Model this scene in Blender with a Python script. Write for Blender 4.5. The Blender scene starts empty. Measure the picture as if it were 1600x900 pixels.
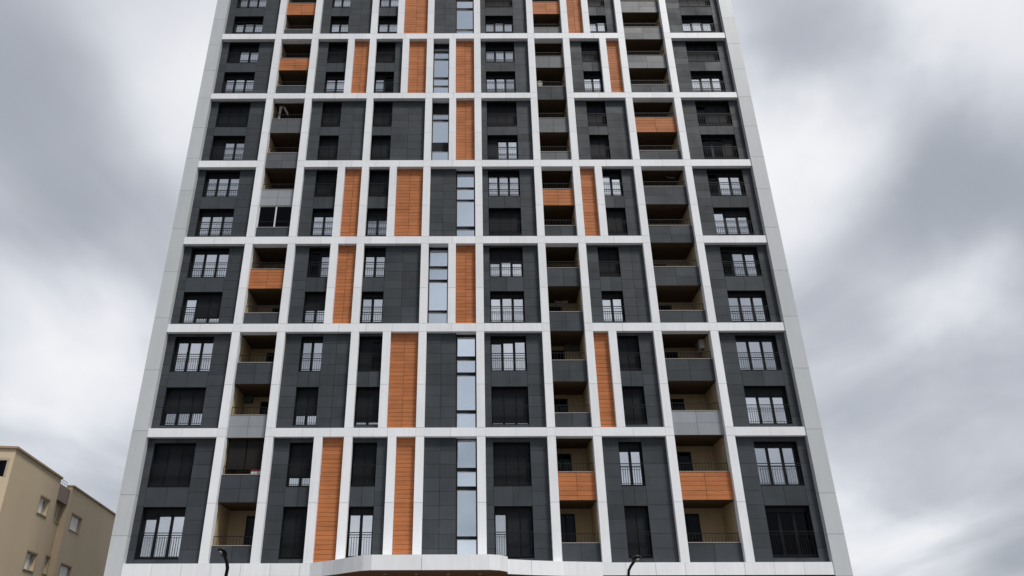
import bpy, bmesh, math, random
from mathutils import Vector, Matrix
random.seed(7)
R = math.radians
sc = bpy.context.scene
col = sc.collection

# ------------------------------------------------------------------ camera
F, XP, CY = 1200.0, 732.0, 450.0            # focal length and principal point in photo pixels (1600x900)
TH, ROLL = R(26.565), R(0.15)               # pitch up, roll
EYE = Vector((0, 0, 1.6))
cam = bpy.data.cameras.new('camera')
cam.sensor_fit = 'HORIZONTAL'; cam.sensor_width = 36.0
cam.lens = 36.0*F/1600.0
cam.shift_x = (800-XP)/1600.0
cam.clip_end = 9000; cam.clip_start = 0.1
co = bpy.data.objects.new('camera', cam); col.objects.link(co)
co.matrix_world = Matrix.Translation(EYE) @ Matrix.Rotation(math.pi/2+TH, 4, 'X') @ Matrix.Rotation(-ROLL, 4, 'Z')
sc.camera = co

# ------------------------------------------------------------------ pixel -> direction
def ray(x, y):
    dx, dy = x-XP, CY-y
    c, s = math.cos(ROLL), math.sin(ROLL)
    a, b = (dx*c+dy*s)/F, (-dx*s+dy*c)/F
    return Vector((a, math.cos(TH)-b*math.sin(TH), math.sin(TH)+b*math.cos(TH)))
def atY(x, y, Y):
    d = ray(x, y); return EYE + d*(Y/d.y)
def zat(y, Y, x=732): return atY(x, y, Y).z

# ------------------------------------------------------------------ sky, sun, exposure
SUN_EL, SUN_AZ = R(57), R(142)              # behind the photographer, high, veiled by cloud
w = bpy.data.worlds.new('World'); sc.world = w; w.use_nodes = True
nt = w.node_tree; nt.nodes.clear()
def nd(t, **k):
    n = nt.nodes.new(t)
    for a, b in k.items(): setattr(n, a, b)
    return n
def ln(a, b): nt.links.new(a, b)
def mth(op, a, b=None):
    n = nd('ShaderNodeMath', operation=op)
    for i, v in enumerate((a, b)):
        if v is None: continue
        if hasattr(v, 'node'): ln(v, n.inputs[i])
        else: n.inputs[i].default_value = v
    return n.outputs[0]
tc = nd('ShaderNodeTexCoord')
sep = nd('ShaderNodeSeparateXYZ'); ln(tc.outputs['Generated'], sep.inputs[0])
den = mth('ADD', mth('MAXIMUM', sep.outputs['Z'], 0.0), 0.22)
u = mth('DIVIDE', sep.outputs['X'], den); v = mth('DIVIDE', sep.outputs['Y'], den)
def cloud(su, sv, off, scale, detail, rough, dist):
    c = nd('ShaderNodeCombineXYZ')
    ln(mth('ADD', mth('MULTIPLY', u, su), off[0]), c.inputs[0]); ln(mth('ADD', mth('MULTIPLY', v, sv), off[1]), c.inputs[1])
    c.inputs[2].default_value = off[2]
    n = nd('ShaderNodeTexNoise'); n.inputs['Scale'].default_value = scale; n.inputs['Detail'].default_value = detail
    n.inputs['Roughness'].default_value = rough; n.inputs['Distortion'].default_value = dist
    ln(c.outputs[0], n.inputs['Vector']); return n.outputs[0]
OFF = (35.46, 16.81, 2.17)
big = cloud(1.0, 0.6, OFF, 1.7, 4.0, 0.42, 0.5)
small = cloud(1.0, 0.6, (9.2, 2.4, 4.0), 3.2, 4.0, 0.5, 0.4)
dens = mth('ADD', mth('MULTIPLY', big, 0.72), mth('MULTIPLY', small, 0.28))
# the breaks and dark bellies of the overcast that the photograph shows, their edges torn by noise
wn = nd('ShaderNodeTexNoise'); wn.inputs['Scale'].default_value = 4.5; wn.inputs['Detail'].default_value = 5; ln(tc.outputs['Generated'], wn.inputs['Vector'])
wv = nd('ShaderNodeVectorMath', operation='MULTIPLY_ADD'); ln(wn.outputs['Color'], wv.inputs[0]); wv.inputs[1].default_value = (.26,.26,.26); wv.inputs[2].default_value = (-.13,-.13,-.13)
wd = nd('ShaderNodeVectorMath', operation='ADD'); ln(tc.outputs['Generated'], wd.inputs[0]); ln(wv.outputs[0], wd.inputs[1])
for lx, ly, amp, sg in ((150,545,.19,.11),(310,140,.07,.10),(60,640,.05,.12),(1225,290,.18,.10),(1400,190,.05,.09),(1570,50,.09,.10),(1500,470,.17,.08),(1340,880,.17,.10),(1460,350,-.10,.11),(1250,60,-.17,.14),(1560,620,-.09,.12),(1380,700,-.05,.10),(80,270,-.05,.14),(200,400,-.05,.10),(30,60,-.03,.12),(1340,100,-.13,.11),(1490,130,.08,.07),(1560,280,-.09,.10)):
    dd = nd('ShaderNodeVectorMath', operation='DISTANCE'); ln(wd.outputs[0], dd.inputs[0]); dd.inputs[1].default_value = ray(lx, ly).normalized()
    q = mth('MULTIPLY', dd.outputs['Value'], 1/sg)
    dens = mth('ADD', dens, mth('MULTIPLY', mth('EXPONENT', mth('MULTIPLY', mth('MULTIPLY', q, q), -1.0)), amp))
ramp = nd('ShaderNodeValToRGB'); ln(dens, ramp.inputs[0])
cr = ramp.color_ramp; cr.interpolation = 'B_SPLINE'
cr.elements[0].position = 0.37; cr.elements[0].color = (0.36, 0.385, 0.43, 1)
cr.elements[1].position = 0.80; cr.elements[1].color = (1.0, 1.0, 1.0, 1)
e = cr.elements.new(0.51); e.color = (0.55, 0.575, 0.63, 1)
e = cr.elements.new(0.64); e.color = (0.80, 0.815, 0.86, 1)
sky = nd('ShaderNodeTexSky', sky_type='NISHITA'); sky.sun_disc = False
sky.sun_elevation = SUN_EL; sky.sun_rotation = SUN_AZ; sky.air_density = 1.0; sky.dust_density = 2.0
sc1 = nd('ShaderNodeVectorMath', operation='SCALE'); ln(ramp.outputs[0], sc1.inputs[0]); sc1.inputs['Scale'].default_value = 4.95
mx = nd('ShaderNodeMixRGB'); mx.inputs[0].default_value = 0.96; ln(sky.outputs[0], mx.inputs[1]); ln(sc1.outputs[0], mx.inputs[2])
bg = nd('ShaderNodeBackground'); bg.inputs[1].default_value = 0.1; ln(mx.outputs[0], bg.inputs[0])
out = nd('ShaderNodeOutputWorld'); ln(bg.outputs[0], out.inputs[0])
sl = bpy.data.lights.new('sun', 'SUN'); sl.energy = 1.5; sl.angle = R(12); sl.color = (1.0, 0.97, 0.93)
so = bpy.data.objects.new('sun', sl); col.objects.link(so)
sd = Vector((math.sin(SUN_AZ)*math.cos(SUN_EL), math.cos(SUN_AZ)*math.cos(SUN_EL), math.sin(SUN_EL)))
so.rotation_euler = sd.to_track_quat('Z', 'Y').to_euler(); so.location = sd*200
vs = sc.view_settings; vs.view_transform = 'Standard'; vs.look = 'None'; vs.gamma = 1; vs.exposure = 1.0; vs.use_curve_mapping = False

# ------------------------------------------------------------------ materials
MAT = {}
def material(name, base, rough=0.5, spec=0.5, metal=0.0, vary=0.0, noise=0.0, nscale=1.5, streak=0.0, bump=0.0, bscale=20, grain=None, hue=0.0):
    m = bpy.data.materials.new(name); m.use_nodes = True
    t = m.node_tree; b = t.nodes['Principled BSDF']
    b.inputs['Roughness'].default_value = rough; b.inputs['Metallic'].default_value = metal
    b.inputs['Specular IOR Level'].default_value = spec
    L = t.links.new
    def N(ty, **k):
        n = t.nodes.new(ty)
        for a, q in k.items(): setattr(n, a, q)
        return n
    def MM(op, a, q):
        n = N('ShaderNodeMath', operation=op)
        for i, vv in enumerate((a, q)):
            if hasattr(vv, 'node'): L(vv, n.inputs[i])
            else: n.inputs[i].default_value = vv
        return n.outputs[0]
    geo = N('ShaderNodeNewGeometry'); oi = N('ShaderNodeObjectInfo')
    fac = None
    def acc(s):
        nonlocal fac
        fac = s if fac is None else MM('ADD', fac, s)
    rnd = MM('FRACT', MM('ADD', geo.outputs['Random Per Island'], oi.outputs['Random']), 0)
    if vary: acc(MM('MULTIPLY', MM('SUBTRACT', rnd, 0.5), vary*2))
    if noise:
        n = N('ShaderNodeTexNoise'); n.inputs['Scale'].default_value = nscale; n.inputs['Detail'].default_value = 5
        L(geo.outputs['Position'], n.inputs['Vector'])
        acc(MM('MULTIPLY', MM('SUBTRACT', n.outputs[0], 0.5), noise*2))
    if streak:                                                     # rain streaks: thin vertical marks
        mp = N('ShaderNodeMapping'); mp.inputs['Scale'].default_value = (7, 7, 0.22); L(geo.outputs['Position'], mp.inputs[0])
        n = N('ShaderNodeTexNoise'); n.inputs['Scale'].default_value = 1.0; n.inputs['Detail'].default_value = 4; L(mp.outputs[0], n.inputs['Vector'])
        acc(MM('MULTIPLY', MM('SUBTRACT', n.outputs[0], 0.5), streak*2))
    if grain:                                                      # wood print along X
        mp = N('ShaderNodeMapping'); mp.inputs['Scale'].default_value = (0.9, 1, 16); L(geo.outputs['Position'], mp.inputs[0])
        n = N('ShaderNodeTexNoise'); n.inputs['Scale'].default_value = 1.6; n.inputs['Detail'].default_value = 5; n.inputs['Distortion'].default_value = 0.6
        L(mp.outputs[0], n.inputs['Vector'])
        acc(MM('MULTIPLY', MM('SUBTRACT', n.outputs[0], 0.5), grain*2))
    if fac is not None:
        g = N('ShaderNodeVectorMath', operation='SCALE'); g.inputs[0].default_value = base
        L(MM('MAXIMUM', MM('ADD', fac, 1.0), 0.1), g.inputs['Scale']); L(g.outputs[0], b.inputs['Base Color'])
        if noise: L(MM('ADD', MM('MULTIPLY', fac, -0.4), rough), b.inputs['Roughness'])
    else: b.inputs['Base Color'].default_value = (*base, 1)
    if bump:
        n = N('ShaderNodeTexNoise'); n.inputs['Scale'].default_value = bscale; n.inputs['Detail'].default_value = 3
        L(geo.outputs['Position'], n.inputs['Vector'])
        bp = N('ShaderNodeBump'); bp.inputs['Strength'].default_value = bump; bp.inputs['Distance'].default_value = 0.01
        L(n.outputs[0], bp.inputs['Height']); L(bp.outputs[0], b.inputs['Normal'])
    MAT[name] = m; return m
material('dark_tile', (0.046, 0.0525, 0.059), 0.6, 0.22, vary=0.15, noise=0.34, nscale=0.9, streak=0.14, bump=0.15, bscale=3)
material('joint_dark', (0.014, 0.015, 0.016), 0.9, 0.05)
material('white_panel', (0.80, 0.81, 0.825), 0.42, 0.4, vary=0.045, noise=0.09, nscale=0.7, streak=0.10)
material('joint_grey', (0.22, 0.22, 0.225), 0.9, 0.1)
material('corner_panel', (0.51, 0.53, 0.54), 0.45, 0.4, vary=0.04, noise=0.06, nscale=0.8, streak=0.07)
material('orange_plank', (0.43, 0.155, 0.058), 0.6, 0.2, vary=0.10, noise=0.20, nscale=0.8, grain=0.30)
material('orange_joint', (0.13, 0.042, 0.016), 0.9, 0.1)
material('grey_tile', (0.27, 0.285, 0.305), 0.5, 0.4, vary=0.08, noise=0.12, nscale=1.3, streak=0.12)
material('black_metal', (0.0065, 0.0072, 0.009), 0.5, 0.18)
material('rail_metal', (0.010, 0.010, 0.011), 0.5, 0.2)
material('shutter', (0.0135, 0.015, 0.018), 0.55, 0.12, vary=0.2)
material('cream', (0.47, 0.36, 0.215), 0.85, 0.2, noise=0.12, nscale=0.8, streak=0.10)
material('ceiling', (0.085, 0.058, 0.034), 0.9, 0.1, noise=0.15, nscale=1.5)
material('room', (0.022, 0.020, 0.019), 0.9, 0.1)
material('curtain', (0.74, 0.74, 0.74), 0.9, 0.1, streak=0.10, vary=0.2)
material('coping', (0.30, 0.28, 0.26), 0.6, 0.3)
material('ac_white', (0.62, 0.60, 0.56), 0.5, 0.4, noise=0.1, nscale=6)
material('ac_dark', (0.10, 0.10, 0.10), 0.5, 0.4)
material('fabric_white', (0.42, 0.40, 0.37), 0.9, 0.1)
material('cardboard', (0.70, 0.70, 0.70), 0.8, 0.2)
material('red_lid', (0.32, 0.05, 0.05), 0.6, 0.3)
material('soffit', (0.17, 0.085, 0.045), 0.6, 0.3, grain=0.3)
material('lamp_black', (0.012, 0.012, 0.013), 0.45, 0.4)
material('lamp_glass', (0.5, 0.5, 0.48), 0.2, 0.5)
material('beige', (0.56, 0.455, 0.32), 0.9, 0.15, noise=0.10, nscale=0.35, streak=0.04, bump=0.3, bscale=30)
material('beige_trim', (0.34, 0.25, 0.16), 0.85, 0.2, noise=0.12)
material('mauve', (0.27, 0.215, 0.185), 0.85, 0.2, noise=0.12, streak=0.15)
material('sill', (0.42, 0.36, 0.28), 0.8, 0.2)
material('pvc_white', (0.62, 0.62, 0.60), 0.5, 0.4)
material('blind_white', (0.72, 0.72, 0.70), 0.6, 0.3)
material('brick_red', (0.22, 0.085, 0.05), 0.9, 0.1, noise=0.2, nscale=3)
material('asphalt', (0.05, 0.05, 0.052), 0.9, 0.2, noise=0.25, nscale=0.6, bump=0.4, bscale=40)
material('paving', (0.28, 0.27, 0.26), 0.85, 0.2, noise=0.15, nscale=0.8)
material('paint', (0.75, 0.75, 0.73), 0.7, 0.2, noise=0.15)
material('roof_grey', (0.25, 0.25, 0.25), 0.9, 0.1)
def glass(name, tint, fac, thru):
    m = bpy.data.materials.new(name); m.use_nodes = True; t = m.node_tree; t.nodes.clear()
    o = t.nodes.new('ShaderNodeOutputMaterial'); mix = t.nodes.new('ShaderNodeMixShader')
    g = t.nodes.new('ShaderNodeBsdfGlossy'); g.inputs['Color'].default_value = (*tint, 1); g.inputs['Roughness'].default_value = 0.02
    tr = t.nodes.new('ShaderNodeBsdfTransparent'); tr.inputs['Color'].default_value = (*thru, 1)
    lw = t.nodes.new('ShaderNodeLayerWeight'); lw.inputs['Blend'].default_value = 0.25
    ad = t.nodes.new('ShaderNodeMath'); ad.operation = 'ADD'; ad.use_clamp = True; 
    oi = t.nodes.new('ShaderNodeObjectInfo'); mr = t.nodes.new('ShaderNodeMath'); mr.operation = 'MULTIPLY_ADD'
    mr.inputs[1].default_value = fac*0.7; mr.inputs[2].default_value = fac*0.62; t.links.new(oi.outputs['Random'], mr.inputs[0]); t.links.new(mr.outputs[0], ad.inputs[1])
    geo = t.nodes.new('ShaderNodeNewGeometry'); n = t.nodes.new('ShaderNodeTexNoise'); n.inputs['Scale'].default_value = 0.8
    t.links.new(geo.outputs['Position'], n.inputs['Vector'])
    bp = t.nodes.new('ShaderNodeBump'); bp.inputs['Strength'].default_value = 0.05; bp.inputs['Distance'].default_value = 0.05
    t.links.new(n.outputs[0], bp.inputs['Height']); t.links.new(bp.outputs[0], g.inputs['Normal'])
    t.links.new(lw.outputs['Fresnel'], ad.inputs[0]); t.links.new(ad.outputs[0], mix.inputs[0])
    t.links.new(tr.outputs[0], mix.inputs[1]); t.links.new(g.outputs[0], mix.inputs[2]); t.links.new(mix.outputs[0], o.inputs[0])
    MAT[name] = m
glass('pane', (0.95, 0.97, 1.0), 0.55, (0.85, 0.88, 0.90))
glass('stair_pane', (0.86, 0.93, 1.0), 0.68, (0.80, 0.88, 0.92))
glass('dark_pane', (0.35, 0.38, 0.42), 0.0, (0.4, 0.42, 0.45))

# ------------------------------------------------------------------ builders
ORG = {}
def link(o, parent, world):
    col.objects.link(o)
    if parent is not None:
        o.parent = parent; o.location = Vector(world) - ORG[parent.name]
    else: o.location = world
    ORG[o.name] = Vector(world)
    return o
def empty(name, loc, parent=None):
    o = bpy.data.objects.new(name, None); o.empty_display_size = 0.5
    return link(o, parent, loc)
def tag(o, label, cat, group=None, kind=None):
    if label: o['label'] = label
    if cat: o['category'] = cat
    if group: o['group'] = group
    if kind: o['kind'] = kind
    return o
FQ = [(0,3,2,1),(4,5,6,7),(0,1,5,4),(1,2,6,5),(2,3,7,6),(3,0,4,7)]
def boxv(b):
    x0,x1,y0,y1,z0,z1 = b
    return [(x0,y0,z0),(x1,y0,z0),(x1,y1,z0),(x0,y1,z0),(x0,y0,z1),(x1,y0,z1),(x1,y1,z1),(x0,y1,z1)]
def boxes(name, bl, mat, parent=None, mats=None, origin=None):
    """one mesh of several boxes (x0,x1,y0,y1,z0,z1) in world coordinates; origin at its base centre"""
    V, Fc, mi = [], [], []
    for i, b in enumerate(bl):
        k = len(V); V += boxv(b); Fc += [tuple(k+j for j in q) for q in FQ]; mi += [mats[i] if mats else 0]*6
    xs = [p[0] for p in V]; yy = [p[1] for p in V]; zs = [p[2] for p in V]
    o0 = Vector(origin) if origin else Vector(((min(xs)+max(xs))/2, (min(yy)+max(yy))/2, min(zs)))
    me = bpy.data.meshes.new(name); me.from_pydata([tuple(Vector(p)-o0) for p in V], [], Fc)
    ml = mat if isinstance(mat, (list, tuple)) else [mat]
    for m in ml: me.materials.append(MAT[m])
    if mats: me.polygons.foreach_set('material_index', mi)
    me.update()
    return link(bpy.data.objects.new(name, me), parent, o0)
def polymesh(name, V, Fc, mat, parent=None, origin=None, smooth=False):
    V = [Vector(p) for p in V]
    o0 = Vector(origin) if origin else Vector((sum(p.x for p in V)/len(V), sum(p.y for p in V)/len(V), min(p.z for p in V)))
    me = bpy.data.meshes.new(name); me.from_pydata([tuple(p-o0) for p in V], [], Fc); me.materials.append(MAT[mat])
    bm = bmesh.new(); bm.from_mesh(me); bmesh.ops.recalc_face_normals(bm, faces=bm.faces[:]); bm.to_mesh(me); bm.free()
    if smooth: me.polygons.foreach_set('use_smooth', [True]*len(me.polygons))
    me.update()
    return link(bpy.data.objects.new(name, me), parent, o0)
UNIT = {}
def unit(mat):
    if mat not in UNIT:
        me = bpy.data.meshes.new('piece_'+mat); h = 0.5
        me.from_pydata(boxv((-h,h,-h,h,-h,h)), [], FQ); me.materials.append(MAT[mat]); UNIT[mat] = me
    return UNIT[mat]
def piece(name, b, mat, parent, tilt=0.0):
    """a single cladding piece: shared box mesh, scaled"""
    x0,x1,y0,y1,z0,z1 = b
    o = bpy.data.objects.new(name, unit(mat)); o.scale = (x1-x0, y1-y0, z1-z0)
    if tilt: o.rotation_euler = (random.gauss(0, tilt), 0, random.gauss(0, tilt))
    return link(o, parent, ((x0+x1)/2, (y0+y1)/2, (z0+z1)/2))
def tube(name, pts, rad, mat, parent=None, n=8):
    pts = [Vector(p) for p in pts]; rs = rad if isinstance(rad, (list, tuple)) else [rad]*len(pts)
    V, Fc = [], []
    for i, p in enumerate(pts):
        d = (pts[min(i+1, len(pts)-1)]-pts[max(i-1, 0)]).normalized()
        a = d.orthogonal().normalized() if abs(d.z) < 0.999 else Vector((1,0,0)); 
        ref = Vector((0,1,0)) if abs(d.y) < 0.9 else Vector((1,0,0))
        a = d.cross(ref).normalized(); b = d.cross(a)
        for j in range(n):
            t = 2*math.pi*j/n; V.append(p+(a*math.cos(t)+b*math.sin(t))*rs[i])
    for i in range(len(pts)-1):
        for j in range(n):
            Fc.append((i*n+j, i*n+(j+1)%n, (i+1)*n+(j+1)%n, (i+1)*n+j))
    Fc.append(tuple(range(n))); Fc.append(tuple((len(pts)-1)*n+j for j in range(n)))
    return polymesh(name, V, Fc, mat, parent, origin=pts[0], smooth=True)

# ------------------------------------------------------------------ ground
g = boxes('ground', [(-3000,3000,-3000,3000,-0.5,0)], 'asphalt'); tag(g, None, None, kind='structure')
pv = boxes('pavement', [(-60,60,27,44,0.0,0.13)], 'paving'); tag(pv, None, None, kind='structure')
# ------------------------------------------------------------------ the tower: vertical layout
Y0 = 42.0                     # front of the white grid
YP = Y0+0.30                  # front of the dark cladding
DEPTH = 19.0
YM = [780, 590, 440, 315, 200, 100, 20]
BT = [879.5, 668, 505, 369, 250, 145, 52]        # top edges of the beams in the photo
BB = [899.5, 681.5, 517.5, 380, 260, 153, 60]    # bottom edges
beam = [(zat(b, Y0), zat(t, Y0)) for t, b in zip(BT, BB)]
beam.append((beam[6][1]+5.0, beam[6][1]+5.45))
MZ = [(beam[i][1], beam[i+1][0]) for i in range(7)]      # clear height of each two-storey module
TOP = beam[7][1]
LINES = {   # photo x of each line of the grid at the heights YM; their mean gives the line's place on the facade
'L0':[182,222,252,279,306,320,337.5],'L1':[208,250,274,300,322,339,354],'P1':[333.5,359,380,397.5,415.5,428.5,440.5],'P2':[411.5,434,448.5,464,476,486.5,494.5],
'P6':[655,660,663,666.3,669.5,670,671],'P7':[754.5,752,750.5,748,747,745,743.5],'P8':[867.5,857,849.5,841.5,836.5,832,828],'P9':[942,924.5,913.5,903,895.5,888,882.5],
'P10':[1055,1034.5,1016.5,1000.5,989.5,979,970],'P11':[1153,1125.5,1102.5,1084,1067,1052.5,1039],'R0':[1284,1242,1210,1185,1164,1142,1126],'R1':[1310,1269,1234,1206,1184,1161,1144]}
MAIN = {k: sum(atY(x, y, Y0).x for x, y in zip(v, YM))/7 for k, v in LINES.items()}
XL0, XL1, XR0, XR1 = (MAIN.pop(k) for k in ('L0','L1','R0','R1'))
HW = 0.235
tower = empty('apartment_tower', (0, Y0+DEPTH/2, 0))
tag(tower, 'tall apartment tower with white grid, dark grey cladding and orange timber-look panels', 'building')

# core, side walls, roof, podium
XI0, XI1 = XL0+0.12, XR1-0.12
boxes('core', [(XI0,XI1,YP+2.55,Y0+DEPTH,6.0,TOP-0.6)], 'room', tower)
for s, xa, xb in ((0, XL0+0.10, XL0+0.35), (1, XR1-0.35, XR1-0.10)):
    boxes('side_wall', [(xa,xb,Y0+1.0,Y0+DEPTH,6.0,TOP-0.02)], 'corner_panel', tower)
boxes('rear_wall', [(XL0+0.36,XR1-0.36,Y0+DEPTH+0.01,Y0+DEPTH+0.25,0,TOP)], 'corner_panel', tower)
boxes('roof', [(XL0+0.36,XR1-0.36,Y0+0.5,Y0+DEPTH,TOP-0.55,TOP-0.25),(XL0+0.36,XR1-0.36,Y0+0.02,Y0+0.4,TOP+0.01,TOP+0.9),(-8,8,Y0+6,Y0+14,TOP-0.25,TOP+3.2)], 'roof_grey', tower)
pod = boxes('podium', [(XL0+0.2,XR1-0.2,Y0+0.9,Y0+1.2,0,5.9),(XL0+0.2,XR1-0.2,Y0+0.02,Y0+3,5.75,5.94)], 'soffit', tower)
for i in range(15):
    x = XL0+1.2+i*2.55
    if x+2.2 > XR1-0.4: break
    f = boxes('shopfront', [(x,x+0.08,Y0+0.8,Y0+0.89,0.1,4.6),(x+2.1,x+2.18,Y0+0.8,Y0+0.89,0.1,4.6),(x+0.08,x+2.1,Y0+0.8,Y0+0.89,0.1,0.4),(x+0.08,x+2.1,Y0+0.8,Y0+0.89,4.5,4.6),(x+0.08,x+2.1,Y0+0.8,Y0+0.89,2.6,2.7)], 'black_metal', tower)
    boxes('pane', [(x+0.08,x+2.1,Y0+0.84,Y0+0.86,0.4,2.6),(x+0.08,x+2.1,Y0+0.84,Y0+0.86,2.7,4.5)], 'dark_pane', f)

GAP = 0.008
# corner columns
for (xa, xb, xi) in ((XL0, XL1, 1), (XR0, XR1, -1)):
    c = boxes('corner_column', [(xa+0.03,xb-0.03,Y0-0.02,Y0+1.0,0,TOP+0.05)], 'joint_grey', tower)
    ys = [836, 772, 672, 577, 496, 424, 357, 297, 247, 199, 153, 110, 70, 30, -6, -35]
    zs = [0.0, 3.0, 5.98] + [zat(y, Y0) for y in ys if zat(y, Y0) > 6.7] + [TOP+0.9]
    for a, b in zip(zs, zs[1:]):
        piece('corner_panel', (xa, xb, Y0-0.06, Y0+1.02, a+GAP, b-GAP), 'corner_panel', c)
# base band
n = 24; wpan = (XR0-XL1)/n
bb = boxes('base_band', [(XL1,XR0,Y0+0.03,Y0+0.6,beam[0][0]+0.02,beam[0][1]-0.02)], 'joint_grey', tower)
for i in range(n):
    piece('band_panel', (XL1+i*wpan+GAP, XL1+(i+1)*wpan-GAP, Y0-0.02, Y0+0.62, beam[0][0], beam[0][1]), 'white_panel', bb)

# entrance canopy: a band that swings out over the door
zt, zb_ = beam[0][1]+0.02, beam[0][0]-0.06
def onz(x, y, z):
    d = ray(x, y); return EYE+d*((z-EYE.z)/d.z)
cf = 38.95
def cpt(x, Y): return Vector((atY(x, 870, Y).x, Y, 0))
left = [(486, Y0-.03), (505, 41.45), (522, 40.85), (538, 40.2), (553, 39.6), (567, 39.15), (580, cf)]
right = [(765, cf), (780, 39.15), (793, 39.75), (793.5, 40.7), (830, 41.2), (880, 41.65), (940, Y0-.03)]
pl = [cpt(*q) for q in left+[(659, cf)]+right]
cn = boxes('entrance_canopy', [(pl[6].x, pl[8].x, 39.4, Y0-0.03, zb_+0.12, zt-0.1)], 'joint_grey', tower)
def slab(name, pts, z0, z1, mat, parent):
    k = len(pts); V = [(p.x,p.y,z0) for p in pts]+[(p.x,p.y,z1) for p in pts]
    Fc = [tuple(range(k)), tuple(range(k,2*k))]+[(i,(i+1)%k,k+(i+1)%k,k+i) for i in range(k)]
    return polymesh(name, V, Fc, mat, parent)
inner = [Vector((p.x+(0.12 if i < 7 else -0.12), min(p.y+0.10, Y0-.03), 0)) for i, p in enumerate(pl)]
slab('canopy_soffit', inner, zb_+0.02, zb_+0.08, 'soffit', cn)
slab('canopy_roof', inner, zt-0.08, zt-0.03, 'white_panel', cn)
for i, (a, b) in enumerate(zip(pl, pl[1:])):
    d = (b-a).normalized(); nrm = Vector((d.y,-d.x,0)); gp = GAP if i in (2, 6, 7, 10, 12) else 0; gq = GAP if i in (1, 5, 6, 9, 11) else 0; q = [a+d*gp, b-d*gq, b-d*gq-nrm*0.06, a+d*gp-nrm*0.06]
    slab('fascia_panel', q, zb_, zt, 'white_panel', cn)
for x in (600, 650, 700, 750):
    p = onz(x, 896, zb_); boxes('downlight', [(p.x-0.08,p.x+0.08,p.y+0.3,p.y+0.46,zb_-0.01,zb_+0.018)], 'lamp_glass', cn)

# ------------------------------------------------------------------ module tables (pixels of the photo)
EXTRA = [   # secondary pilasters: between P2 and P6, between P6 and P7, between P9 and P10
    ([489, 537.5, 608.5], [], []), ([550, 601], [], [963.5]), ([517.5, 559], [706], []), ([529, 567.5, 612], [], [939.5]),
    ([575], [707], []), ([546, 580.5, 633], [707], [945.5]), ([586, 627], [], [914.5])]
SEG = ['CDEF|G|J', 'CEF|G|OJ', 'CDE|SO|J', 'CDEF|G|OJ', 'CE|SO|J', 'CDEF|SO|JO', 'CEF|G|OJ']   # D F O orange, G dark tiles + stair glazing, S stair glazing
WH = [((691,759),(791,872)), ((525,579),(604,663)), ((386.5,432),(455,503)), ((266,306),(325,367)), ((159,197),(211,249)), ((66,97),(111.5,144)), ((-14,11),(24.5,51))]
# per module: bay -> (xl, xr, [shutter per leaf]) for upper and lower storey; leaf 'd' = dark glass
WIN = {
'A': [((236,301,[1,1,1]),(217,285,[.12,.05,.05])), ((269,331,[0,0,0]),(256,317.5,[.62,.62,.62])), ((296,355,[0,0,0]),(284,345,[.05,.78,.78])),
      ((319,372,[.05,.05,.05]),(308,364,[.06,.06,.06])), ((339,389,[1,1,1]),(331,381,[.92,.08,.08])), ((356,403,[1,.38,.42]),(349,397,[.28,.22,.28])), ((371,416,[.2,.2,.2]),(365.5,411,[.36,.30,.33]))],
'C': [((450,489,[.78,.78]),(439,477,[1,1])), ((469,502.5,[0,0]),(460,496,[.7,.7])), ((481,514.5,['d',.1]),(475,509,[.48,.48])),
      ((492.5,524,[1,1]),(487,519.5,[.08,.08])), ((503,532.5,[1,1]),(497.5,528,[1,1])), ((511,542,[1,1]),(509,539.5,[.35,.35])), ((520,547.5,[.2,.2]),(516,545,[.33,.33]))],
'E': [((548,587,[1,1]),(541,582.5,[.03,.03])), ((559.5,595.5,[1,'d']),(554,591,[.9,.9])), ((570,601,[.1,.1]),(564,599,[.04,.04])),
      ((575,607.5,[1,1]),(571,604.5,[.25,.25])), ((582.5,612.5,[1,1]),(579,610,[1,1])), ((587.5,618,[1,1]),(585,614.5,[.3,'d'])), ((593,622,[.15,.15]),(591,621,[.33,.33]))],
'H': [((771,829,[1,1,1]),(773,834,[.03,1,1])), ((767,822.5,[.05,.02,'h']),(768,826,[.95,.95,.95])), ((765,817,[.4,.36,.4]),(766,819.5,[.05,.03,.05])),
      ((762.5,812,['h','h','h']),(764,814.5,[1,1,1])), ((760.5,807.5,[1,1,1]),(762,809,[1,.03,.03])), ((759,804,[.42,.42,.42]),(759,805,[.26,.22,.24])), ((758,801,[1,1,1]),(758,801,[.45,.3,.36]))],
'J': [((969,1006,[.08,.08]),(979,1016,[1,1])), ((965.5,1001,[1,1]),(973,1007.5,[1,1])), ((936,969,[1,1]),(941,974.5,[.08,.06])),
      ((942.5,972.5,['h',.12]),(949,979,[1,1])), ((917.5,947,[1,1]),(922,952.5,[1,1])), ((909.5,938,[1,1]),(912,942.5,[.28,.25])), ((919,944,[1,1]),(920,947,[.36,'h']))],
'L': [((1184,1251,[.0,.0,.0]),(1201,1272,['d','d','d'])), ((1152.5,1216,[0,0,0]),(1167.5,1234,[.15,.15,.15])), ((1129,1186,['d',.02,.05]),(1139.5,1201,[.02,.02,.02])),
      ((1107.5,1163,['d',.05,.05]),(1117.5,1174.5,['h',.16,.14])), ((1088,1141,['d',1,1]),(1099,1152.5,['d','d',1])), ((1074,1122.5,[1,1,1]),(1080.5,1131,[.35,.2,.22])), ((1061,1110,[1,1,1]),(1065,1114,[.42,.3,.36]))]}

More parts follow.
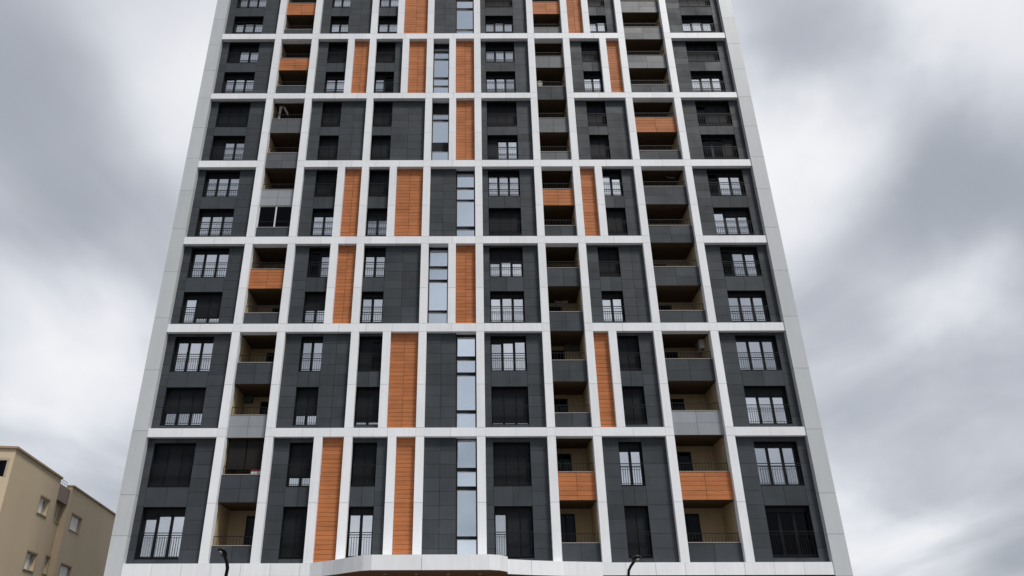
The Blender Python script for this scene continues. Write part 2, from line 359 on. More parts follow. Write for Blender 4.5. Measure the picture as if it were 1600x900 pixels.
NIND = {'cladding_panel': 0, 'plank': 0}
def cladding(x0, x1, z0, z1, wins, m, parent, tile='dark_tile'):
    """tiles of one bay round its windows; nearest ones single objects, the others one part"""
    cells = []
    def strip(a, b, rows):
        if b-a < 0.05: return
        k = 2 if b-a > 1.42 else 1
        for i in range(k):
            for r0, r1 in zip(rows, rows[1:]): cells.append((a+(b-a)*i/k, a+(b-a)*(i+1)/k, r0, r1))
    rows = [z0+(z1-z0)*i/9 for i in range(10)]
    if wins:
        wl, wr = wins[0][0], wins[0][1]
        strip(x0, wl, rows); strip(wr, x1, rows)
        zc = sorted((w[2], w[3]) for w in wins)
        segs = [(z0, zc[0][0]), (zc[0][1], zc[1][0]), (zc[1][1], z1)]
        for a, b in segs:
            if b-a < 0.06: continue
            k = 2
            for i in range(k): cells.append((wl+(wr-wl)*i/k, wl+(wr-wl)*(i+1)/k, a, b))
    else: strip(x0, x1, rows)
    rest = []
    for (a, b, c, d) in cells:
        bx = (a+GAP, b-GAP, YP+random.uniform(-.004,.004), YP+0.04, c+GAP*0.8, d-GAP*0.8)
        if NIND['cladding_panel'] < 296 and m < 2:
            NIND['cladding_panel'] += 1; piece('cladding_panel', bx, tile, parent, tilt=0.0025)
        else: rest.append(bx)
    if rest:
        o = boxes('cladding_panels', rest, tile, parent); o['kind'] = 'stuff'

def backing(x0, x1, z0, z1, wins):
    bl = []
    if not wins: bl.append((x0,x1,YP+0.045,YP+0.46,z0,z1)); return bl
    wl, wr = wins[0][0], wins[0][1]; zc = sorted((w[2], w[3]) for w in wins)
    bl += [(x0,wl,YP+0.045,YP+0.46,z0,z1), (wr,x1,YP+0.045,YP+0.46,z0,z1)]
    for a, b in ((z0, zc[0][0]), (zc[0][1], zc[1][0]), (zc[1][1], z1)):
        if b > a+0.01: bl.append((wl,wr,YP+0.0455,YP+0.4595,a,b))
    return bl

def window(xl, xr, zb, zt, leaves, parent):
    n = len(leaves); W = xr-xl; H = zt-zb
    yf0, yf1 = YP+0.37, YP+0.44                      # frame depth
    bt = 0.03*H; hd = 0.11*H                       # bottom rail and shutter box
    jam = 0.075 if n == 3 else 0.085; mul = 0.155
    pw = (W-2*jam-(n-1)*mul)/n
    g0, g1 = zb+bt+0.05, zt-hd
    fb = [(xl+.002,xl+jam,yf0,yf1,zb+.002,zt-.002), (xr-jam,xr-.002,yf0,yf1,zb+.002,zt-.002), (xl+jam,xr-jam,yf0+.002,yf1-.002,zb+.002,g0), (xl+jam,xr-jam,YP+0.32,yf1-.002,g1,zt-.002)]
    for i in range(1, n):
        a = xl+jam+i*pw+(i-1)*mul; fb.append((a,a+mul,yf0+.001,yf1-.001,g0,g1))
    f = boxes('window', fb, 'black_metal', parent)
    boxes('sill', [(xl+.004,xr-.004,YP-0.02,yf0-.002,zb-.012,zb+.010)], 'black_metal', f)
    for i, s in enumerate(leaves):
        a = xl+jam+i*(pw+mul); b = a+pw
        dark = s in ('d', 'h'); sh = 0.0 if dark else s
        if sh < 0.99:
            boxes('pane', [(a-.01,b+.01,YP+0.40,YP+0.41,g0-.01,g1+.01)], 'dark_pane' if s == 'd' else 'pane', f)
            if not dark and random.random() < 0.85:
                k = max(3, int(pw/0.1)); V=[]; Fc=[]
                for j in range(k+1):
                    yy = YP+0.58+(0.012 if j%2 else -0.012); xx = a-0.08+(pw+0.16)*j/k
                    V += [(xx,yy,g0-0.05),(xx,yy,g1+0.02)]
                for j in range(k): Fc.append((2*j,2*j+2,2*j+3,2*j+1))
                polymesh('curtain', V, Fc, 'curtain', f)
        if sh > 0.01:
            zs = g1-(g1-g0)*sh
            boxes('shutter', [(a-.035,b+.035,YP+0.335,YP+0.358,zs,g1-.001),(a-.034,b+.034,YP+0.330,YP+0.3595,zs-.035,zs)], 'shutter', f)
    zr = zb+0.50*H                                    # french-balcony railing
    rb = [(xl+.006,xr-.006,YP+0.00,YP+0.045,zr-.04,zr), (xl+.006,xr-.006,YP+0.01,YP+0.035,zr-.16,zr-.135), (xl+.006,xr-.006,YP+0.01,YP+0.035,zb+.09,zb+.12)]
    k = max(4, int(round(W/0.13)))
    for j in range(1, k):
        x = xl+W*j/k; rb.append((x-.007,x+.007,YP+0.0145,YP+0.0305,zb+.12,zr-.16))
    boxes('railing', rb, 'rail_metal', f)
    return f

def planks(x0, x1, z0, z1, m, parent, yf=None, pitch=0.24, halves=None):
    yf = YP if yf is None else yf
    k = max(3, int(round((z1-z0)/pitch))); h = (z1-z0)/k
    halves = halves if halves else (2 if x1-x0 > (1.05 if m else 1.5) else 1)
    rest = []
    for c in range(halves):
        a = x0+(x1-x0)*c/halves; b = x0+(x1-x0)*(c+1)/halves
        for i in range(k):
            bx = (a+0.009, b-0.009, yf+random.uniform(-.006,.006), yf+0.04, z0+i*h+0.008, z0+(i+1)*h-0.008)
            if NIND['plank'] < 290 and m < 3: NIND['plank'] += 1; piece('plank', bx, 'orange_plank', parent, tilt=0.002)
            else: rest.append(bx)
    if rest:
        o = boxes('planks', rest, 'orange_plank', parent); o['kind'] = 'stuff'

def stair_glazing(x0, x1, z0, z1, m, parent):
    rows = {0:[(843,890),(766,838),(737,760),(687,731)], 1:[(646,675),(587,641),(563,582),(527,557)], 2:[(489,512),(441,485),(420,437),(391,416)],
            3:[(359,375),(315,354),(296,312),(272,293)], 4:[(237,256),(190,223),(179,187)], 5:[(136,150),(124,134),(94,121),(83,92),(77,80)], 6:[(48,58),(16,46),(2,13),(-22,-1)]}[m]
    fr = []
    for yt, yb_ in rows: fr += [max(0.0, (zat(yb_, YP+.33)-z0)/(z1-z0)), (zat(yt, YP+.33)-z0)/(z1-z0)]
    H = z1-z0; yf0, yf1 = YP+0.30, YP+0.38; j = 0.055
    fb = [(x0+.002,x0+j,yf0,yf1,z0+.002,z1-.002),(x1-j,x1-.002,yf0,yf1,z0+.002,z1-.002),(x0+j,x1-j,yf0+.002,yf1-.002,z0+.002,z0+0.04)]
    cuts = list(fr[1::2])
    nxt = list(fr[2::2])+[1.0]
    for c, d in zip(cuts, nxt): fb.append((x0+j,x1-j,yf0+.002,yf1-.002,z0+c*H,z0+d*H-(.003 if d == 1.0 else 0)))
    f = boxes('stair_window', fb, 'black_metal', parent)
    boxes('landing_wall', [(x0,x1,YP+1.3,YP+1.35,z0,z1)], 'curtain', f)
    for a, b in zip(fr[0::2], fr[1::2]):
        za, zc = z0+max(a*H, 0.04), z0+b*H
        boxes('pane', [(x0+j-.01,x1-j+.01,YP+0.33,YP+0.34,za-.01,zc+.01)], 'stair_pane', f)
        boxes('glazing_bead', [(x0+j,x0+j+.028,YP+0.298,YP+0.328,za,zc),(x1-j-.028,x1-j,YP+0.298,YP+0.328,za,zc),(x0+j+.028,x1-j-.028,YP+0.3,YP+0.327,zc-.03,zc)], 'coping', f)

# ------------------------------------------------------------------ pilasters, bays
def px2X(x, y, Y): return atY(x, y, Y).x
for m in range(7):
    z0, z1 = MZ[m]; ym = YM[m]
    e1, e2, e3 = EXTRA[m]
    X1 = [px2X(x, ym, Y0) for x in e1]; X2 = [px2X(x, ym, Y0) for x in e2]; X3 = [px2X(x, ym, Y0) for x in e3]
    s1, s2, s3 = SEG[m].split('|')
    zmid = zat({0:785,1:600,2:449,3:320.5,4:206.5,5:106,6:20}[m], Y0)
    # secondary pilasters stop between two beams
    for x in X1+X2+X3:
        p = boxes('pilaster', [(x-HW+.02,x+HW-.02,Y0+0.03,YP+0.25,z0+.004,z1-.004)], 'joint_grey', tower)
        for a, b in ((z0, zmid), (zmid, z1)): piece('pilaster_panel', (x-HW, x+HW, Y0, YP+0.20, a+GAP, b-GAP), 'white_panel', p)
    bays = [('A', XL1, MAIN['P1']-HW), ('B', MAIN['P1']+HW, MAIN['P2']-HW)]
    for seq, lo, hi, xs in ((s1,'P2','P6',X1),(s2,'P6','P7',X2)):
        ed = [MAIN[lo]]+xs+[MAIN[hi]]
        for t, a, b in zip(seq, ed, ed[1:]): bays.append((t, a+HW, b-HW))
    bays += [('H', MAIN['P7']+HW, MAIN['P8']-HW), ('I', MAIN['P8']+HW, MAIN['P9']-HW)]
    ed = [MAIN['P9']]+X3+[MAIN['P10']]
    for t, a, b in zip(s3, ed, ed[1:]): bays.append((t, a+HW, b-HW))
    bays += [('K', MAIN['P10']+HW, MAIN['P11']-HW), ('L', MAIN['P11']+HW, XR0)]
    for t, x0, x1 in bays:
        if t in 'BIK': continue
        if t in 'DFO':
            s = boxes('timber_infill', [(x0,x1,YP+0.045,YP+0.46,z0,z1)], 'orange_joint', tower)
            planks(x0, x1, z0, z1, m, s)
        elif t in 'SG':
            if t == 'G':
                sw = x1-px2X(712.5, ym, YP)
                wall = boxes('infill_wall', backing(x0, x1-sw, z0, z1, None), 'joint_dark', tower)
                cladding(x0, x1-sw, z0, z1, None, m, wall)
                stair_glazing(x1-sw, x1, z0, z1, m, tower)
            else: stair_glazing(x0, x1, z0, z1, m, tower)
        else:
            wu, wl_ = WIN[t][m]; hu, hl = WH[m]
            yu, yl = sum(hu)/2, sum(hl)/2
            xa = (px2X(wu[0], yu, YP)+px2X(wl_[0], yl, YP))/2; xb = (px2X(wu[1], yu, YP)+px2X(wl_[1], yl, YP))/2
            xc = px2X(wu[0], yu, YP)
            if xa < x0+0.14: xa = x0
            if xb > x1-0.14: xb = x1
            xm = (xa+xb)/2
            k_ = {4:.5, 5:.3, 6:.3}.get(m, 1.0)
            adj = lambda q: [(v*k_ if (not isinstance(v, str) and v < .6) else v) for v in q]
            def rect(h): return (xa, xb, max(zat(h[1], YP, 732), z0+0.03), min(zat(h[0], YP, 732), z1-0.05))
            wins = [rect(hl), rect(hu)]
            wall = boxes('infill_wall', backing(x0, x1, z0, z1, wins), 'joint_dark', tower)
            cladding(x0, x1, z0, z1, wins, m, wall)
            window(*wins[0], adj(wl_[2]), tower); window(*wins[1], adj(wu[2]), tower)

# main pilasters, one per line from base band to roof
for k, x in MAIN.items():
    p = boxes('pilaster', [(x-HW+.02,x+HW-.02,Y0+0.03,YP+0.25,beam[0][1]+.004,TOP+.85)], 'joint_grey', tower)
    for m in range(7):
        z0, z1 = MZ[m]; zmid = zat({0:785,1:600,2:449,3:320.5,4:206.5,5:106,6:20}[m], Y0)
        for a, b in ((z0, zmid), (zmid, z1), (z1, beam[m+1][1])): piece('pilaster_panel', (x-HW, x+HW, Y0, YP+0.20, a+GAP, b-GAP), 'white_panel', p)
# beams between the main pilasters
SKIP = {'B': (1, 4), 'I': (2, 5), 'K': (1, 3, 6)}
spans = [('A', XL1, MAIN['P1']-HW), ('B', MAIN['P1']+HW, MAIN['P2']-HW), ('', MAIN['P2']+HW, MAIN['P6']-HW), ('', MAIN['P6']+HW, MAIN['P7']-HW),
         ('', MAIN['P7']+HW, MAIN['P8']-HW), ('I', MAIN['P8']+HW, MAIN['P9']-HW), ('', MAIN['P9']+HW, MAIN['P10']-HW), ('K', MAIN['P10']+HW, MAIN['P11']-HW), ('L', MAIN['P11']+HW, XR0)]
for b in range(1, 8):
    zb, zt_ = beam[b]
    for t, x0, x1 in spans:
        if b in SKIP.get(t, ()): continue
        p = boxes('beam', [(x0,x1,Y0+0.03,YP+0.46,zb+.015,zt_-.015)], 'joint_grey', tower)
        k = max(1, int(round((x1-x0)/1.7)))
        for i in range(k):
            piece('beam_panel', (x0+(x1-x0)*i/k+GAP*.7, x0+(x1-x0)*(i+1)/k-GAP*.7, Y0+.003, YP+0.22, zb, zt_), 'white_panel', p)

# ------------------------------------------------------------------ loggias
LOG = {   # parapets from the ground up: (top y, bottom y, finish); finish d dark, o orange, g light grey, m mid grey
'B': [(851,879,'d'),(740,784,'d'),(647,683,'g'),(565,599,'d'),(487.5,505,'d'),(419,450,'o'),(354,369,'d'),(295,320.5,'g'),(237.5,262,'m'),(185,207,'m'),(133,145,'d'),(90,109,'o'),(45,52,'d'),(4,22.5,'o')],
'I': [(848,878,'d'),(737,782,'o'),(645,667,'d'),(562.5,596.5,'d'),(487,517.5,'d'),(418.5,447.5,'d'),(352.5,368.5,'d'),(295,321,'o'),(237,249.5,'m'),(184.5,207,'m'),(135,156,'d'),(88,106,'m'),(43,51.5,'m'),(3,22,'o')],
'K': [(848,878,'d'),(737,782,'o'),(642,680.5,'g'),(561,596,'d'),(485.5,503.5,'d'),(417,447,'d'),(352.5,380,'d'),(291.5,320,'d'),(235.5,249,'d'),(184,207,'o'),(132.5,144,'d'),(87,107,'m'),(42.5,62,'m'),(2,20,'m')]}
LX = {t: (a, b) for t, a, b in spans if t in 'BIK' and t}
TILE = {'d':'dark_tile','g':'grey_tile','m':'mid_tile','o':'orange_plank'}
material('mid_tile', (0.085, 0.09, 0.097), 0.5, 0.4, vary=0.12, noise=0.18, nscale=1.3, streak=0.12)
FLOOR = {}
for t, rows in LOG.items():
    x0, x1 = LX[t]; xc = {'B':400, 'I':880, 'K':1060}[t]
    par = [(zat(b, YP), zat(a, YP), f) for a, b, f in rows]
    par.append((MZ[6][1], TOP, 'd'))
    for i, (zb, zt_, fin) in enumerate(par[:-1]):
        # the slab above hangs down to the next parapet or to the beam below it
        bi = i+1
        ceil = par[i+1][0]
        if (i+1) % 2 == 0 and (i+1)//2 <= 7 and (i+1)//2 not in SKIP[t]: ceil = beam[(i+1)//2][0]
        if i == 0: zb = beam[0][1]+0.01
        if i % 2 == 0 and i > 0 and i//2 not in SKIP[t]: zb = beam[i//2][1]+0.006
        flo = zb+0.12; yb = YP+2.4
        b = boxes('loggia', [(x0-.10,x0+.003,YP+0.46,yb,flo,ceil),(x1-.003,x1+.10,YP+0.46,yb,flo,ceil),(x0-.1,x1+.1,yb,yb+0.1,flo,ceil)], 'cream', tower)
        FLOOR[(t, i)] = (x0, x1, flo, ceil, yb, zt_)
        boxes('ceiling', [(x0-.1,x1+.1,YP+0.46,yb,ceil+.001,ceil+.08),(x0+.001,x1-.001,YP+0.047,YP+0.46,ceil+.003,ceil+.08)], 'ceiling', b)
        boxes('floor_slab', [(x0-.1,x1+.1,YP+0.06,yb,flo-.11,flo-.002)], 'coping', b)
        pw = boxes('parapet', [(x0+.003,x1-.003,YP+0.045,YP+0.16,zb+.004,zt_-.04)], 'joint_dark' if fin != 'o' else 'orange_joint', b)
        boxes('coping', [(x0+.004,x1-.004,YP-0.02,YP+0.19,zt_-.04,zt_)], 'coping', pw)
        H = zt_-.045-zb
        if fin == 'o': planks(x0+.003, x1-.003, zb+.003, zt_-.04, 0, pw, halves=2, pitch=0.24)
        else:
            rws = 2 if H > 1.05 else 1
            for cx in range(2):
                for r in range(rws):
                    piece('parapet_panel', (x0+(x1-x0)*cx/2+GAP, x0+(x1-x0)*(cx+1)/2-GAP, YP, YP+0.04, zb+.004+H*r/rws+GAP*.6, zb+.004+H*(r+1)/rws-GAP*.6), TILE[fin], pw, tilt=0.002)
        # rail on the parapet
        if ceil-zt_ > 0.9:
            zr = zt_+min(0.48, (ceil-zt_)*0.3); rb = [(x0+.02,x1-.06,YP+0.07,YP+0.11,zr-.035,zr)]
            k = int((x1-x0)/0.17)
            for j in range(k):
                xx = x0+.05+(x1-x0-.14)*j/(k-1); rb.append((xx-.008,xx+.008,YP+0.08,YP+0.10,zt_,zr-.035))
            boxes('railing', rb, 'rail_metal', b)
        # door in the back wall
        dw = 0.50*(x1-x0); right = t == 'B'
        da = x1-0.1-dw if right else x0+0.1; dh = (ceil-flo)*0.90
        dk = boxes('door', [(da,da+.09,yb-.05,yb-.004,flo,flo+dh),(da+dw-.09,da+dw,yb-.05,yb-.004,flo,flo+dh),(da+.09,da+dw-.09,yb-.05,yb-.004,flo+dh-.1,flo+dh),(da+.09,da+dw-.09,yb-.05,yb-.004,flo,flo+.12),(da+dw/2-.05,da+dw/2+.05,yb-.051,yb-.004,flo+.12,flo+dh-.1)], 'black_metal', b)
        boxes('pane', [(da+.09,da+dw-.09,yb-.03,yb-.02,flo+.12,flo+dh-.1)], 'dark_pane', dk)
        boxes('door_leaf', [(da+.08,da+dw-.08,yb-.015,yb-.006,flo+.1,flo+dh-.08)], 'room', dk)
        if t == 'B' and i == 6:        # the one loggia closed in with glass
            xm = (x0+x1)/2
            gl = boxes('loggia_glazing', [(xm-.045,xm+.045,YP+0.05,YP+0.12,zt_,ceil-.05),(x0+.004,x0+.05,YP+0.05,YP+0.12,zt_,ceil-.05),(x1-.05,x1-.004,YP+0.05,YP+0.12,zt_,ceil-.05),(x0+.004,x1-.004,YP+0.05,YP+0.12,ceil-.05,ceil-.002)], 'pvc_white', b)
            for xa, xb in ((x0+.05,xm-.045),(xm+.045,x1-.05)): boxes('pane', [(xa,xb,YP+0.08,YP+0.09,zt_,ceil-.05)], 'dark_pane', gl)
        if t == 'B' and i == 1:        # dark blinds let down behind the rail
            bl = boxes('loggia_blind', [(x0+.12,(x0+x1)/2-.03,YP+0.3,YP+0.33,zt_+0.35,ceil-.01),((x0+x1)/2+.03,x1-.05,YP+0.3,YP+0.33,zt_+0.35,ceil-.01)], 'room', b)

# ------------------------------------------------------------------ things standing or hanging in the loggias
def air_conditioner(loc, rz, mat, label):
    t = empty('air_conditioner', loc); t.rotation_euler[2] = rz
    tag(t, label, 'air conditioner', 'outdoor air conditioner units in the loggias')
    def local(name, bl, mt, par):
        o = boxes(name, [(b[0],b[1],b[2],b[3],b[4],b[5]) for b in bl], mt, None, origin=(0,0,0)); o.parent = par; o.location = (0,0,0); return o
    local('body', [(-.42,.42,-.30,-.02,0,.56)], mat, t)
    V=[(0,-.307,.28)]; Fc=[]
    n=20
    for r in (.24,.21):
        for j in range(n): a=2*math.pi*j/n; V.append((-.12+r*math.cos(a),-.315,.28+r*math.sin(a)))
    for j in range(n): Fc.append((1+j,1+(j+1)%n,1+n+(j+1)%n,1+n+j))
    me=bpy.data.meshes.new('fan_ring'); me.from_pydata(V,[],Fc); me.materials.append(MAT['ac_dark']); o=bpy.data.objects.new('fan_ring',me); col.objects.link(o); o.parent=t
    local('fan_grille', [(-.12-.2,-.12+.2,-.312,-.302,.28-.012+k*.06,.28+.012+k*.06) for k in (-3,-2,-1,0,1,2,3)]+[(-.132,-.108,-.316,-.300,.08,.48)], 'ac_dark', t)
    local('bracket', [(-.34,-.30,-.30,0,-.03,-.001),(.30,.34,-.30,0,-.03,-.001),(-.34,-.30,-.03,0,-.25,-.03),(.30,.34,-.03,0,-.25,-.03)], 'coping', t)
def back_spot(x, y, key):
    x0, x1, flo, ceil, yb, zt_ = FLOOR[key]; p = atY(x, y, yb-.15); return (p.x, yb, p.z-.28)
air_conditioner(back_spot(877, 468, ('I',4)), 0, 'ac_white', 'large pale air conditioner facing outwards on back wall of a middle loggia')
air_conditioner(back_spot(384, 622, ('B',3)), 0, 'ac_dark', 'dark air conditioner unit inside left loggia above light grey parapet') if ('B',3) in FLOOR else None
x0,x1,flo,ceil,yb,zt_ = FLOOR[('K',3)]
air_conditioner((x1-.004, YP+1.45, atY(1089,540,YP+1.4).z-.3), R(-90), 'ac_white', 'pale air conditioner unit on cream side wall of right loggia')
air_conditioner(back_spot(893, 541, ('I',3)), 0, 'ac_dark', 'dim dark air conditioner in the loggia just below the large pale unit')
# boxes on the parapet of the lower left loggia
x0,x1,flo,ceil,yb,zt_ = FLOOR[('B',1)]
a = px2X(391.5, 735, YP+.1); b = px2X(407, 735, YP+.1)
st = empty('storage_box', ((a+b)/2, YP+.32, zt_)); tag(st, 'white box with dark red lid behind parapet of lower left loggia', 'box')
zz = zt_-.02
boxes('body', [(a,b,YP+.2,YP+.5,flo,zz+.22)], 'cardboard', st); boxes('lid', [(a-.01,b+.01,YP+.19,YP+.51,zz+.22,zz+.33)], 'red_lid', st); boxes('seam', [(a+.01,b-.01,YP+.196,YP+.2,zz+.08,zz+.1)], 'coping', st)
# laundry
x0,x1,flo,ceil,yb,zt_ = FLOOR[('B',9)]
la = empty('drying_clothes', (x0+.45, YP+.5, flo)); tag(la, 'pale clothes hung to dry in left loggia', 'laundry')
def cloth(name, xa, ya, wd, zt2, zb2, lean, par):
    V=[]; Fc=[]; k=7
    for i in range(k+1):
        for j in range(5):
            s=i/k; q=j/4; V.append((xa+wd*(q-.5)*(1-.35*s)+lean*s, ya+0.05*math.sin(q*9+s*4), zt2+(zb2-zt2)*s))
    for i in range(k):
        for j in range(4): Fc.append((i*5+j,i*5+j+1,i*5+j+6,i*5+j+5))
    return polymesh(name, V, Fc, 'fabric_white', par, smooth=True)
cloth('shirt', x0+.42, YP+.35, .22, ceil-.14, ceil-1.3, -.05, la); cloth('trouser_leg', x0+.62, YP+.40, .16, ceil-.15, ceil-.95, .38, la)
tube('clothes_line', [(x0+.02,YP+.38,ceil-.1),(x1-.02,YP+.38,ceil-.1)], .008, 'rail_metal', la, 6)
# white hanging things in the middle loggia, satellite dish in the right one
x0,x1,flo,ceil,yb,zt_ = FLOOR[('I',10)]
t2 = empty('hanging_towel', (x0+.3, YP+.3, zt_+.3)); tag(t2, 'small white towel hanging at left of middle loggia', 'towel')
cloth('towel', x0+.28, YP+.3, .42, zt_+.75, zt_+.05, .05, t2); tube('towel_rail', [(x0+.01,YP+.31,zt_+.76),(x0+.6,YP+.31,zt_+.76)], .012, 'rail_metal', t2, 6)
x0,x1,flo,ceil,yb,zt_ = FLOOR[('K',7)]
p = atY(1045, 278, YP+.9); ds = empty('satellite_dish', (p.x, YP+.9, flo)); tag(ds, 'grey satellite dish on a stand inside right loggia', 'satellite dish')
V=[]; Fc=[]; n=20; ax=Vector((.25,-.75,.6)).normalized(); ua=ax.cross(Vector((0,0,1))).normalized(); ub=ax.cross(ua)
for r in range(5):
    for j in range(n):
        a_=2*math.pi*j/n; q=.4*r/4; V.append(Vector((p.x,YP+.9,p.z))+(ua*math.cos(a_)+ub*math.sin(a_))*max(q,.02)+ax*(q*q*.8))
for r in range(4):
    for j in range(n): Fc.append((r*n+j,r*n+(j+1)%n,(r+1)*n+(j+1)%n,(r+1)*n+j))
polymesh('dish', V, Fc, 'ac_white', ds, smooth=True); tube('stand', [(p.x,YP+.93,flo),(p.x,YP+.93,p.z)], .025, 'rail_metal', ds, 8); tube('feed_arm', [(p.x,YP+.9,p.z-.35),tuple(Vector((p.x,YP+.9,p.z))+ax*.4)], .012, 'rail_metal', ds, 6)

# ------------------------------------------------------------------ beige building on the left
hz = 13.8
Cc = onz(27, 698, hz); Ff = onz(174, 799, hz)
du = (Ff-Cc); du.z = 0; Lw = du.length; du.normalize(); nr = Vector((du.y, -du.x, 0))      # nr points towards +X
ang = math.atan2(du.y, du.x)
bld = empty('low_apartment_building', (Cc.x, Cc.y, 0)); bld.rotation_euler[2] = ang
tag(bld, 'low beige rendered apartment building at the left edge', 'building')
LEN, WID = Lw+14, 16.0
def onwall(x, y, off=0.0):
    d = ray(x, y); P = Vector((Cc.x, Cc.y, 0))+nr*off; t = (P-EYE).dot(nr)/d.dot(nr); q = EYE+d*t
    return (q-P).dot(du), q.z
def lb(name, bl, mat, par):          # boxes in the building's own axes: u along the wall, w outwards (negative y is towards the street), z up
    o = boxes(name, [(a,b,-d,-c,e,f) for a,b,c,d,e,f in bl], mat, None, origin=(0,0,0)); o.parent = par; o.location = (0,0,0); return o
un1, _ = onwall(97, 745); un2, _ = onwall(115, 757)
ws = []
def rectw(tl, br, off=0.0):
    a, b = onwall(*tl, off), onwall(*br, off); return min(a[0],b[0]), max(a[0],b[0]), min(a[1],b[1]), max(a[1],b[1])
W1 = rectw((64,775),(71.5,807)); W3 = rectw((113,803),(122.5,834))
fl = 3.45
REC = 0.45
def wall_with_holes(u0, u1, z0, z1, holes, w0, w1):
    hs = sorted(holes); bl = []; cu = u0
    cols = sorted(set((h[0], h[1]) for h in hs))
    for a, b in cols:
        bl.append((cu, a, w0, w1, z0, z1)); zc = z0
        for h in sorted(h[2:] for h in hs if (h[0], h[1]) == (a, b)):
            bl.append((a, b, w0+.001, w1-.001, zc, h[0])); zc = h[1]
        bl.append((a, b, w0+.001, w1-.001, zc, z1)); cu = b
    bl.append((cu, u1, w0, w1, z0, z1)); return bl
h1 = [(W1[0],W1[1],W1[2]-fl*k,W1[3]-fl*k) for k in range(4)]; h3 = [(W3[0],W3[1],W3[2]-fl*k,W3[3]-fl*k) for k in range(4)]
h4 = [(W3[0]+14,W3[1]+14,W3[2]-fl*k,W3[3]-fl*k) for k in range(4)]
h1 = [h for h in h1 if h[2] > .3]; h3 = [h for h in h3 if h[2] > .3]; h4 = [h for h in h4 if h[2] > .3]
lb('wall', wall_with_holes(0, un1, 0, hz-.12, h1, -.35, 0), 'beige', bld)
lb('wall', wall_with_holes(un2, LEN, 0, hz-.12, h3+h4, -.35, 0), 'beige', bld)
h2 = []
W2 = rectw((90.5,789),(97,820), -REC)
um = (un1+un2)/2; hw2 = min((un2-un1)*.36, .55)
h2 = [(max(W2[0],un1+.3),min(W2[1],un2-.1),W2[2]-fl*k,W2[3]-fl*k) for k in range(4) if W2[2]-fl*k > .3]
lb('recess_wall', wall_with_holes(un1, un2, 0, hz-.5, h2, -REC-.3, -REC), 'beige', bld)
lb('recess_side', [(un1-.3,un1,-REC-.001,-.351,0,hz-.13),(un2,un2+.3,-REC-.001,-.351,0,hz-.13)], 'beige', bld)
lb('recess_panel', [(un1+.005,un2-.005,-REC+.01,-.12,W2[3]+.15,hz-.35)], 'mauve', bld)
lb('roof', [(.05,LEN-.05,-WID+.1,-REC-.4,hz-.5,hz-.3)], 'roof_grey', bld)
lb('roof_edge', [(-.12,un1+.03,-.4,.10,hz-.12,hz),(un2-.03,LEN,-.4,.10,hz-.12,hz)], 'beige_trim', bld)
lb('roof_rail', [(un1+.05,un2-.05,-.42,-.39,hz+.12,hz+.16),(un1+.05,un2-.05,-.42,-.39,hz-.05,hz-.02)]+[(un1+.1+(un2-un1-.2)*k/5-.012,un1+.1+(un2-un1-.2)*k/5+.012,-.415,-.395,hz-.5,hz+.12) for k in range(6)], 'pvc_white', bld)
lb('rear_wall', [(0,LEN,-WID,-WID+.3,0,hz-.12)], 'beige', bld); lb('far_wall', [(LEN-.3,LEN-.001,-WID+.3,-.36,0,hz-.12)], 'beige', bld)
lb('render_joint', [(0.002,LEN,-.2,.004,hz-4.3,hz-4.27)], 'beige_trim', bld) if False else None
def bwin(h, off=0.0, blind=0.5, lit=True):
    a,b,z0,z1 = h
    f = lb('window', [(a+.002,a+.07,off-.24,off-.18,z0,z1),(b-.07,b-.002,off-.24,off-.18,z0,z1),(a+.07,b-.07,off-.239,off-.181,z0,z0+.07),(a+.07,b-.07,off-.239,off-.181,z1-.07,z1),((a+b)/2-.03,(a+b)/2+.03,off-.238,off-.182,z0+.07,z1-.07)], 'pvc_white', bld)
    lb('pane', [(a+.07,b-.07,off-.215,off-.205,z0+.07,z1-.07)], 'pane', f)
    lb('shutter', [(a+.01,a+(b-a)*blind,off-.17,off-.14,z0+.02,z1-.02)], 'blind_white', f)
    lb('sill', [(a-.08,b+.08,off-.18,off+.06,z0-.06,z0-.002)], 'sill', f)
    lb('surround', [(a-.09,b+.09,off+.002,off+.035,z1+.002,z1+.10),(a-.09,a-.002,off+.002,off+.02,z0,z1+.001),(b+.002,b+.09,off+.002,off+.02,z0,z1+.001)], 'beige_trim', f)
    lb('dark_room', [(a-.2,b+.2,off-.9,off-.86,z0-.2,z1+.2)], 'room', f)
for i, h in enumerate(h1): bwin(h, 0, .6)
for i, h in enumerate(h3): bwin(h, 0, .9)
for i, h in enumerate(h4): bwin(h, 0, .5)
for i, h in enumerate(h2): bwin(h, -REC, .9)
# front gable facing the street (local -u side)
def gz(x, y):
    d = ray(x, y); P = Vector((Cc.x, Cc.y, 0)); t = (P-EYE).dot(du)/d.dot(du); q = EYE+d*t
    return (q-P).dot(nr), q.z
g1 = gz(12, 719); g2 = gz(-14, 744)
gh = (-4.6, g1[0], g2[1], g1[1])
def gwall(z0, z1):
    bl = [(0.001,.35,gh[1],-.352,z0,z1),(0.001,.35,-WID+.3,gh[0],z0,z1)]; zc = z0
    for k in (3,2,1,0):
        a, b = gh[2]-fl*k, gh[3]-fl*k
        if a < z0+.2: continue
        bl.append((.002,.349,gh[0],gh[1],zc,a)); zc = b
    bl.append((.002,.349,gh[0],gh[1],zc,z1)); return bl
lb('gable_wall', gwall(0, hz-.12), 'beige', bld)
lb('gable_roof_edge', [(-.121,.4,-WID,-.401,hz-.119,hz-.001)], 'beige_trim', bld)
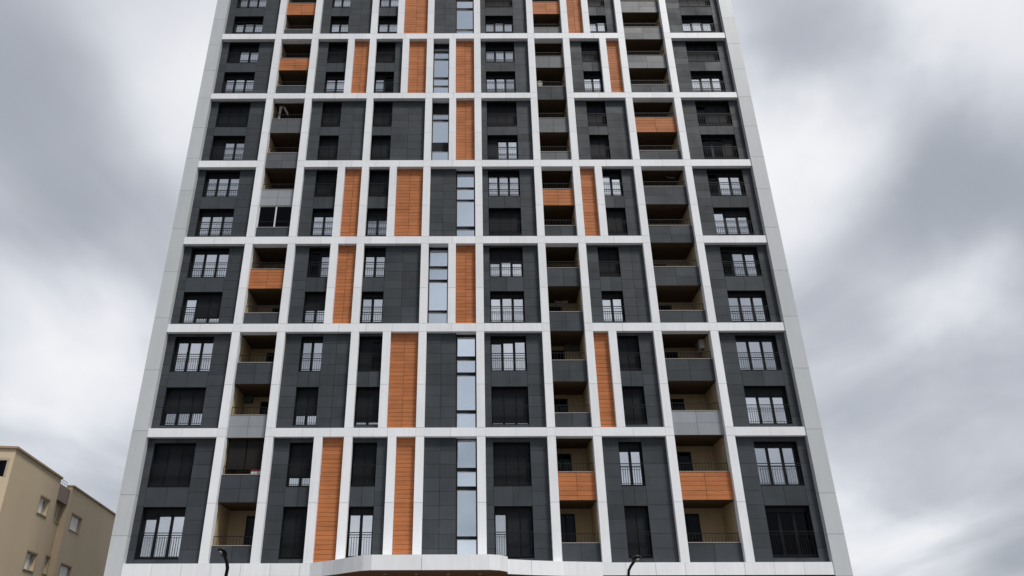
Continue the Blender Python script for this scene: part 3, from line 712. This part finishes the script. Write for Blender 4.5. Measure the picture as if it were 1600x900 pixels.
for k in range(4):
    a, b = gh[2]-fl*k, gh[3]-fl*k
    if a < .3: continue
    f = lb('window', [(.2,.26,gh[0],gh[0]+.07,a,b),(.2,.26,gh[1]-.07,gh[1],a,b),(.2,.26,gh[0]+.07,gh[1]-.07,b-.07,b),(.2,.26,gh[0]+.07,gh[1]-.07,a,a+.07),(.2,.26,(gh[0]+gh[1])/2-.04,(gh[0]+gh[1])/2+.04,a+.07,b-.07)], 'black_metal', bld)
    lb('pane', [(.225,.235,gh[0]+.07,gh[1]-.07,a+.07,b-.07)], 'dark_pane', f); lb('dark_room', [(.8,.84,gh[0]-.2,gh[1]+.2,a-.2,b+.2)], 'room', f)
    lb('surround', [(-.03,-.002,gh[0]-.12,gh[1]+.12,b+.002,b+.14),(-.02,-.002,gh[1]+.002,gh[1]+.12,a,b+.001)], 'sill', f)

# ------------------------------------------------------------------ street lamps
def lamp(label, path, head, r0=.055, Y=25.0):
    base = atY(*path[0], Y); x = base.x
    t = empty('street_lamp', (x, Y, 0)); tag(t, label, 'street lamp', 'black street lamps in front of the tower')
    pts = [(x, Y, 0), (x, Y, base.z*.5), (x, Y, base.z-.35)]
    for i, (a, b) in enumerate(path): pts.append(tuple(atY(a, b, Y-.16*i)))
    tube('pole', pts, [.085,.07,.06]+[r0]*len(path), 'lamp_black', t, 10)
    tube('base_collar', [(x,Y,0),(x,Y,.35),(x,Y,.4)], [.14,.13,.09], 'lamp_black', t, 12)
    Yh = Y-.16*(len(path)-1)
    a = Vector(pts[-1]); b = atY(*head, Yh-.30); d = (b-a)
    side = d.cross(Vector((0,0,1))).normalized(); up = side.cross(d).normalized()
    V=[]; Fc=[]; n=12; prof=[(-.08,.05,.05),(.1,.09,.07),(.35,.135,.085),(.65,.155,.08),(.9,.12,.06),(1.03,.05,.03)]
    for s,wd,ht in prof:
        for j in range(n):
            q=2*math.pi*j/n; V.append(a+d*s+side*wd*math.cos(q)+up*ht*(math.sin(q) if math.sin(q)>0 else .55*math.sin(q)))
    for i in range(len(prof)-1):
        for j in range(n): Fc.append((i*n+j,i*n+(j+1)%n,(i+1)*n+(j+1)%n,(i+1)*n+j))
    Fc += [tuple(range(n)), tuple((len(prof)-1)*n+j for j in range(n))]
    hd = polymesh('lamp_head', V, Fc, 'lamp_black', t, smooth=True)
    V=[]; 
    for s,wd in ((.55,.03),(.65,.05),(.8,.05),(.88,.03)):
        for sg in (-1,1): V.append(a+d*s+side*wd*sg-up*.062)
    V += [p-up*.012 for p in V]
    Fc=[(0,1,3,2),(2,3,5,4),(4,5,7,6)]; Fc += [tuple(q+8 for q in f) for f in Fc]; Fc += [(0,8,9,1),(6,7,15,14),(0,2,10,8),(2,4,12,10),(4,6,14,12),(1,9,11,3),(3,11,13,5),(5,13,15,7)]
    polymesh('lens', V, Fc, 'lamp_glass', hd)
lamp('black street lamp with its oval head tipped to the left, in front of left loggia', [(353,900),(355.5,888),(354.5,878),(352,871)], (344,857))
lamp('black street lamp with its neck bent to the right, before dark window', [(982,900),(982.5,891),(986,884),(991,877)], (997,869), r0=.042)
